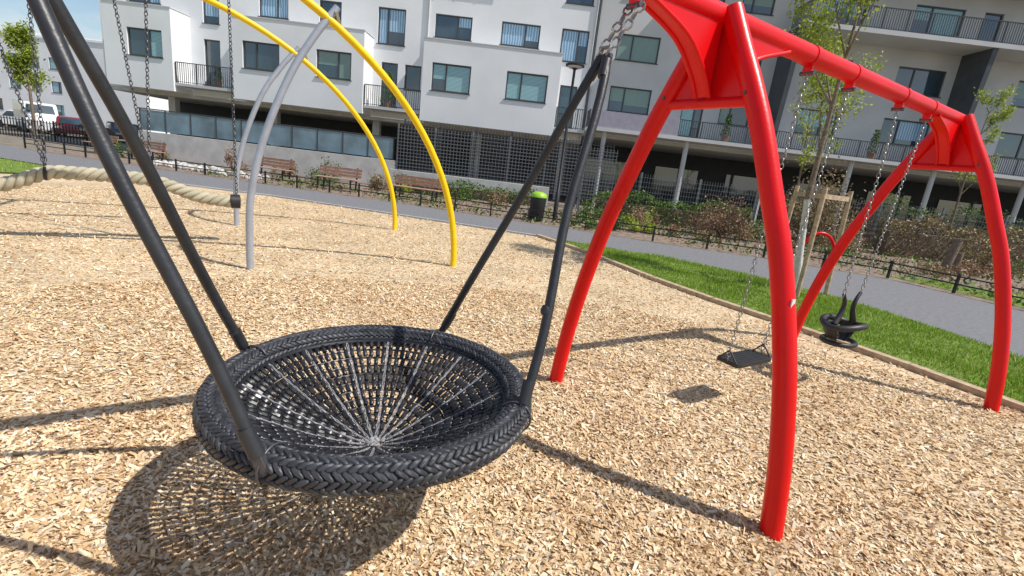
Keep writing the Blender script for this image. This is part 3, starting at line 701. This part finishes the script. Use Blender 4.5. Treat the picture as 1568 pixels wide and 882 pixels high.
def car(name,x,y,rot,paint,L=4.2,W=1.75,Hh=1.45,van=False):
    p=empty(name,(x,y,0)); c,s_=math.cos(rot),math.sin(rot); T=lambda a,b,z:np.array([x+a*c-b*s_,y+a*s_+b*c,z]); nb=np.array([-s_,c,0])
    if van: body=[(-.5,.25),(-.5,.75),(-.44,1.0),(-.34,1.12),(-.24,1.9),(-.2,2.0),(.49,2.0),(.5,.25)]
    else: body=[(-.5,.25),(-.5,.6),(-.46,.78),(-.27,.88),(-.16,1.36),(-.1,1.43),(.2,1.45),(.3,1.4),(.44,.98),(.5,.9),(.5,.25)]
    k=Hh/(2.0 if van else 1.45)
    mb=MB(); mb.prism([T(a*L,0,z*k) for a,z in body],nb,W); obj('body',mb,paint,p,bevel=.06)
    mb=MB()
    gl=[(-.32,1.15),(-.235,1.8),(-.12,1.8),(-.12,1.15)] if van else [(-.24,.92),(-.15,1.33),(.22,1.36),(.38,.95)]
    mb.prism([T(a*L,0,z*k) for a,z in gl],nb,W+.02)
    ws=[(-.33,1.16,-.245,1.86)] if van else [(-.262,.93,-.165,1.33),(.425,1.0,.31,1.36)]
    for a0,z0,a1,z1 in ws:
        o=-.02 if a0<0 else .02
        mb.add([T(a0*L+o,-W*.42,z0*k),T(a0*L+o,W*.42,z0*k),T(a1*L+o,W*.38,z1*k),T(a1*L+o,-W*.38,z1*k)],[(0,1,2,3)])
    obj('windows',mb,'glass',p); mb=MB()
    for a in(-.31,.3):
        for b in(-W/2,W/2-.2): mb.tube([T(a*L,b-.01,.32),T(a*L,b+.21,.32)],.32,18)
    obj('wheels',mb,'rubber',p); mb=MB()
    for b in(-.36,.36): mb.obox(T(-.5*L-.01,b*W,.65*k),(T(1,0,0)-T(0,0,0),nb,Z),(.02,.18,.07)); mb.obox(T(.5*L+.01,b*W,.75*k),(T(1,0,0)-T(0,0,0),nb,Z),(.02,.12,.1))
    obj('lights',mb,'concrete',p)
car('parked_car',-34.6,37.5,2.2,'cred'); car('parked_van',-37.9,38,2.5,'cwhite',5.2,1.95,2.2,True); car('parked_car',-42,41,.3,'cwhite'); car('parked_car',-47,46,.3,'blade'); car('parked_car',-31.6,38.5,2.4,'blade')
meshfence('metal_railing',-45,-24,33,28,.0,1.1,.25,.5,.018,'metal',2.5)

# ---------------------------------------------------------------- light
kx,ky=-.74,.20
hd=math.hypot(kx,ky); el=math.atan2(1,hd); sd=Vector((-kx,-ky,1)).normalized()
w=bpy.data.worlds.new('World'); S.world=w; w.use_nodes=True; nt=w.node_tree; bg=nt.nodes['Background']
sky=nt.nodes.new('ShaderNodeTexSky'); sky.sky_type='NISHITA'; sky.sun_disc=False; sky.sun_elevation=el; sky.sun_rotation=math.atan2(sd.x,sd.y)
sky.air_density=1.1; sky.dust_density=.6; sky.ozone_density=1.5
tc=nt.nodes.new('ShaderNodeTexCoord'); mp_=nt.nodes.new('ShaderNodeMapping'); mp_.inputs['Scale'].default_value=(1,1,2.5); mp_.inputs['Location'].default_value=(.3,.1,0)
ns_=nt.nodes.new('ShaderNodeTexNoise'); ns_.inputs['Scale'].default_value=3.2; ns_.inputs['Detail'].default_value=8; ns_.inputs['Roughness'].default_value=.6
r=ramp(nt,[(.50,(0,0,0)),(.72,(1,1,1))]); mx=nt.nodes.new('ShaderNodeMix'); mx.data_type='RGBA'; mx.inputs['B'].default_value=(7,7,7.1,1)
lk(nt,tc.outputs['Generated'],mp_.inputs[0]); lk(nt,mp_.outputs[0],ns_.inputs['Vector']); lk(nt,ns_.outputs['Fac'],r.inputs[0]); lk(nt,r.outputs[0],mx.inputs['Factor'])
lk(nt,sky.outputs[0],mx.inputs['A']); lk(nt,mx.outputs['Result'],bg.inputs[0]); bg.inputs[1].default_value=.122
ld=bpy.data.lights.new('sun','SUN'); ld.energy=5.0; ld.angle=math.radians(.5); ld.color=(1,.95,.88)
lo=bpy.data.objects.new('sun',ld); COL.objects.link(lo); lo.rotation_mode='QUATERNION'; lo.rotation_quaternion=sd.to_track_quat('Z','Y'); lo.location=(10,-5,20)
# ---------------------------------------------------------------- camera
p_,ro=.2485,.1175
F_=Vector((0,math.cos(p_),-math.sin(p_))); R0=Vector((1,0,0)); D0=Vector((0,-math.sin(p_),-math.cos(p_)))
ix=R0*math.cos(ro)-D0*math.sin(ro); iy=R0*math.sin(ro)+D0*math.cos(ro)
mt=Matrix((ix,-iy,-F_)).transposed().to_4x4(); mt.translation=Vector((0,0,1.7))
cd=bpy.data.cameras.new('camera'); cd.sensor_width=36; cd.lens=734.1/1568*36; cd.clip_end=1500; cd.clip_start=.05
co=bpy.data.objects.new('camera',cd); COL.objects.link(co); co.matrix_world=mt; S.camera=co
